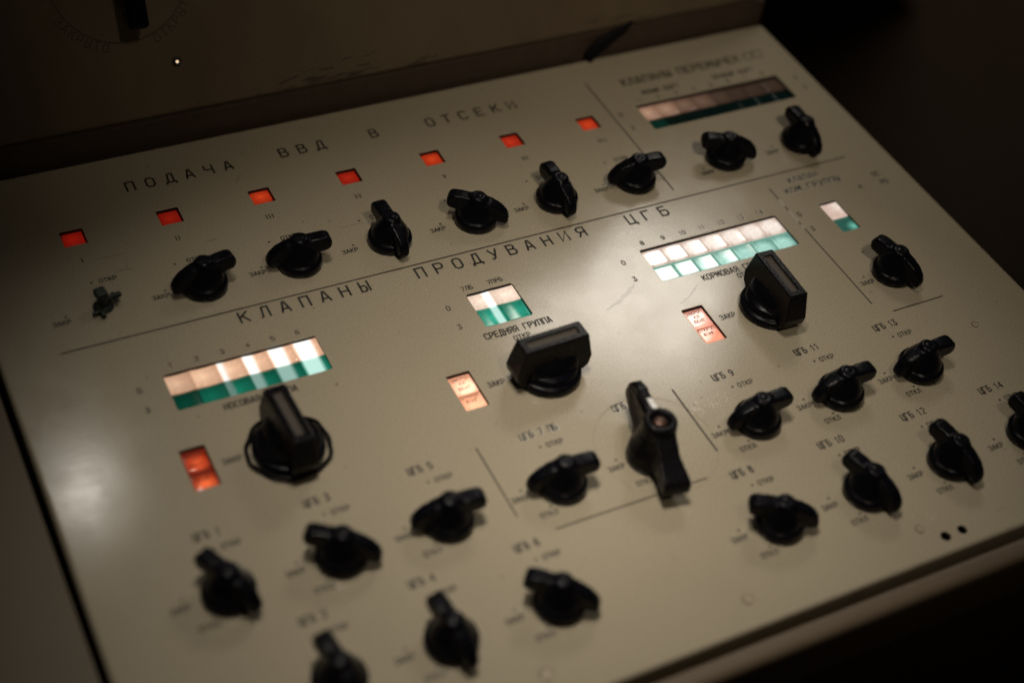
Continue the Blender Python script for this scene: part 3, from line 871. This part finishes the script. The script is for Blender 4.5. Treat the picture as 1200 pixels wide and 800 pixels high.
for _ in range(170):
    x, y = random.uniform(-270, 330), random.uniform(-220, 235)
    r_ = random.choice((0.25, 0.3, 0.35, 0.45, 0.8)); k_ = 7
    if any(h[0] - 2 < x < h[1] + 2 and h[2] - 2 < y < h[3] + 2 for h in H_RED + H_ANN + [H_NOSE, H_MID, H_STERN, H_BRIDGE, H_HATCH]): continue
    bm.faces.new([bm.verts.new(((x + r_ * random.uniform(0.6, 1.4) * math.cos(2 * math.pi * i / k_)) * MM, (y + r_ * random.uniform(0.6, 1.4) * math.sin(2 * math.pi * i / k_)) * MM, 0.022 * MM)) for i in range(k_)])
tag(obj("dark_specks", bm, SMEAR, desk, flip=False), kind="stuff")

# ------------------------------------------------------------------ upper panel: dial with lever, pilot lamp
DC = (-147.0, 94.0)   # set in panel coordinates x, up the slope
DR = 43.0
def arc(a0, a1, r, n=30):
    return [(DC[0] + r * math.cos(math.radians(a0 + (a1 - a0) * i / n)), DC[1] + r * math.sin(math.radians(a0 + (a1 - a0) * i / n))) for i in range(n + 1)]
bm = bmesh.new()
ribbon(bm, [(arc(-97, -97, DR - 3, 1)[0])] + arc(-97, -190, DR), 0.9, 0.06)
ribbon(bm, [(arc(-83, -83, DR - 3, 1)[0])] + arc(-83, 10, DR) + [(arc(10, 10, DR - 3, 1)[0])], 0.9, 0.06)
def warp_at(center_deg, r0):
    def f(x, y):
        a = math.radians(center_deg + x / r0 * 57.3)
        return (DC[0] + (r0 - y) * -math.cos(a) * -1, DC[1] + (r0 - y) * math.sin(a))
    return f
text(bm, "ЗАКРЫТО", -22, -3, 5.2, 5.6, 0.8, 0.06, warp=warp_at(-125, DR + 3.4))
text(bm, "ОТКРЫТО", -14, -3, 5.2, 5.6, 0.8, 0.06, warp=warp_at(-52, DR + 3.4))
dl = obj("dial_lettering", bm, LINEINK, upper, flip=False)
bm = bmesh.new()
box(bm, -6.5, 6.5, -24, 60, 8, 26, 4.0, 4)
lathe(bm, [(0, 0.3), (15, 0.3), (15, 8), (13, 9.5), (0, 9.6)], 40, 0, 14)
obj("dial_handle", bm, BLACK, upper, loc=(DC[0] + 3, DC[1] - 7, 0), smooth=False)
bm = bmesh.new()
lathe(bm, [(0, 0.1), (3.0, 0.1), (3.0, 1.2), (2.2, 1.8), (1.9, 1.2), (0, 1.0)], 20)
pl = obj("pilot_lamp", bm, BRASSY, upper, loc=(-119, 33.6, 0))
bm = bmesh.new()
lathe(bm, [(1.15, 0.9), (1.0, 1.5), (0.6, 1.9), (0, 2.0)], 16)
obj("lamp_lens", bm, glow("pilot_glow", (0.9, 0.6, 0.4), (1.0, 0.62, 0.36), 1.0, (1.0, 0.75, 0.5)), pl, smooth=True)

bm = bmesh.new()
for (x0_, y0_, x1_, n_) in ((-75, 6, 60, 26), (-40, 16, 10, 12), (150, 8, 230, 8)):
    for _ in range(n_):
        x = random.uniform(x0_, x1_); y = random.uniform(1.5, y0_); L_ = random.uniform(3, 14); a_ = random.uniform(-0.1, 0.35)
        ribbon(bm, [(x, y), (x + L_ * 0.5 * math.cos(a_), y + L_ * 0.5 * math.sin(a_) + random.uniform(-.6, .6)), (x + L_ * math.cos(a_), y + L_ * math.sin(a_))], random.uniform(0.3, 1.3), 0.05)
tag(obj("grime_scuffs", bm, LINEINK, upper, flip=False), kind="stuff")

# ------------------------------------------------------------------ loose scrap lying in the groove
bm = bmesh.new()
spine = [((181, 240.5, 3.0), 5.5, 2.5), ((190, 243, 10.0), 6.5, 3.2), ((203, 244, 17), 5.2, 3.0), ((211, 245, 19), 3.4, 2.2), ((219, 247, 23), 1.2, 1.0)]
prev = None
for (c, wv, hv) in spine:
    ring = [bm.verts.new(((c[0] - math.sin(b) * wv * 0.35) * MM, (c[1] - 2 + math.cos(b) * hv) * MM, (c[2] + math.sin(b) * wv) * MM)) for b in [2 * math.pi * j / 12 for j in range(12)]]
    if prev:
        for j in range(12): bm.faces.new((prev[j], prev[(j + 1) % 12], ring[(j + 1) % 12], ring[j]))
    else: bm.faces.new(ring[::-1])
    prev = ring
bm.faces.new(prev)
sc_ = obj("rubber_wedge", bm, RUBBER, None, smooth=True)
tag(sc_, "black pointed rubber wedge lying in the dark groove behind the desk plate", "wedge")

# ------------------------------------------------------------------ dim surroundings
bm = bmesh.new(); box(bm, -3500, 4500, -2500, 3500, -900, -800)
tag(obj("floor", bm, FLOORM), kind='structure')
bm = bmesh.new(); box(bm, -3500, 4500, 3200, 3300, -800, 1800)
tag(obj("back_wall", bm, WALLM), kind='structure')
bm = bmesh.new(); box(bm, 1020, 1520, 1180, 1560, -770, 120, 8)
cb = obj("equipment_cabinet", bm, CABM)
tag(cb, "black equipment cabinet standing in the dark behind the console", "cabinet")
bm = bmesh.new(); box(bm, 1060, 1480, 1200, 1540, -799, -771)
obj("plinth", bm, CABM, cb)
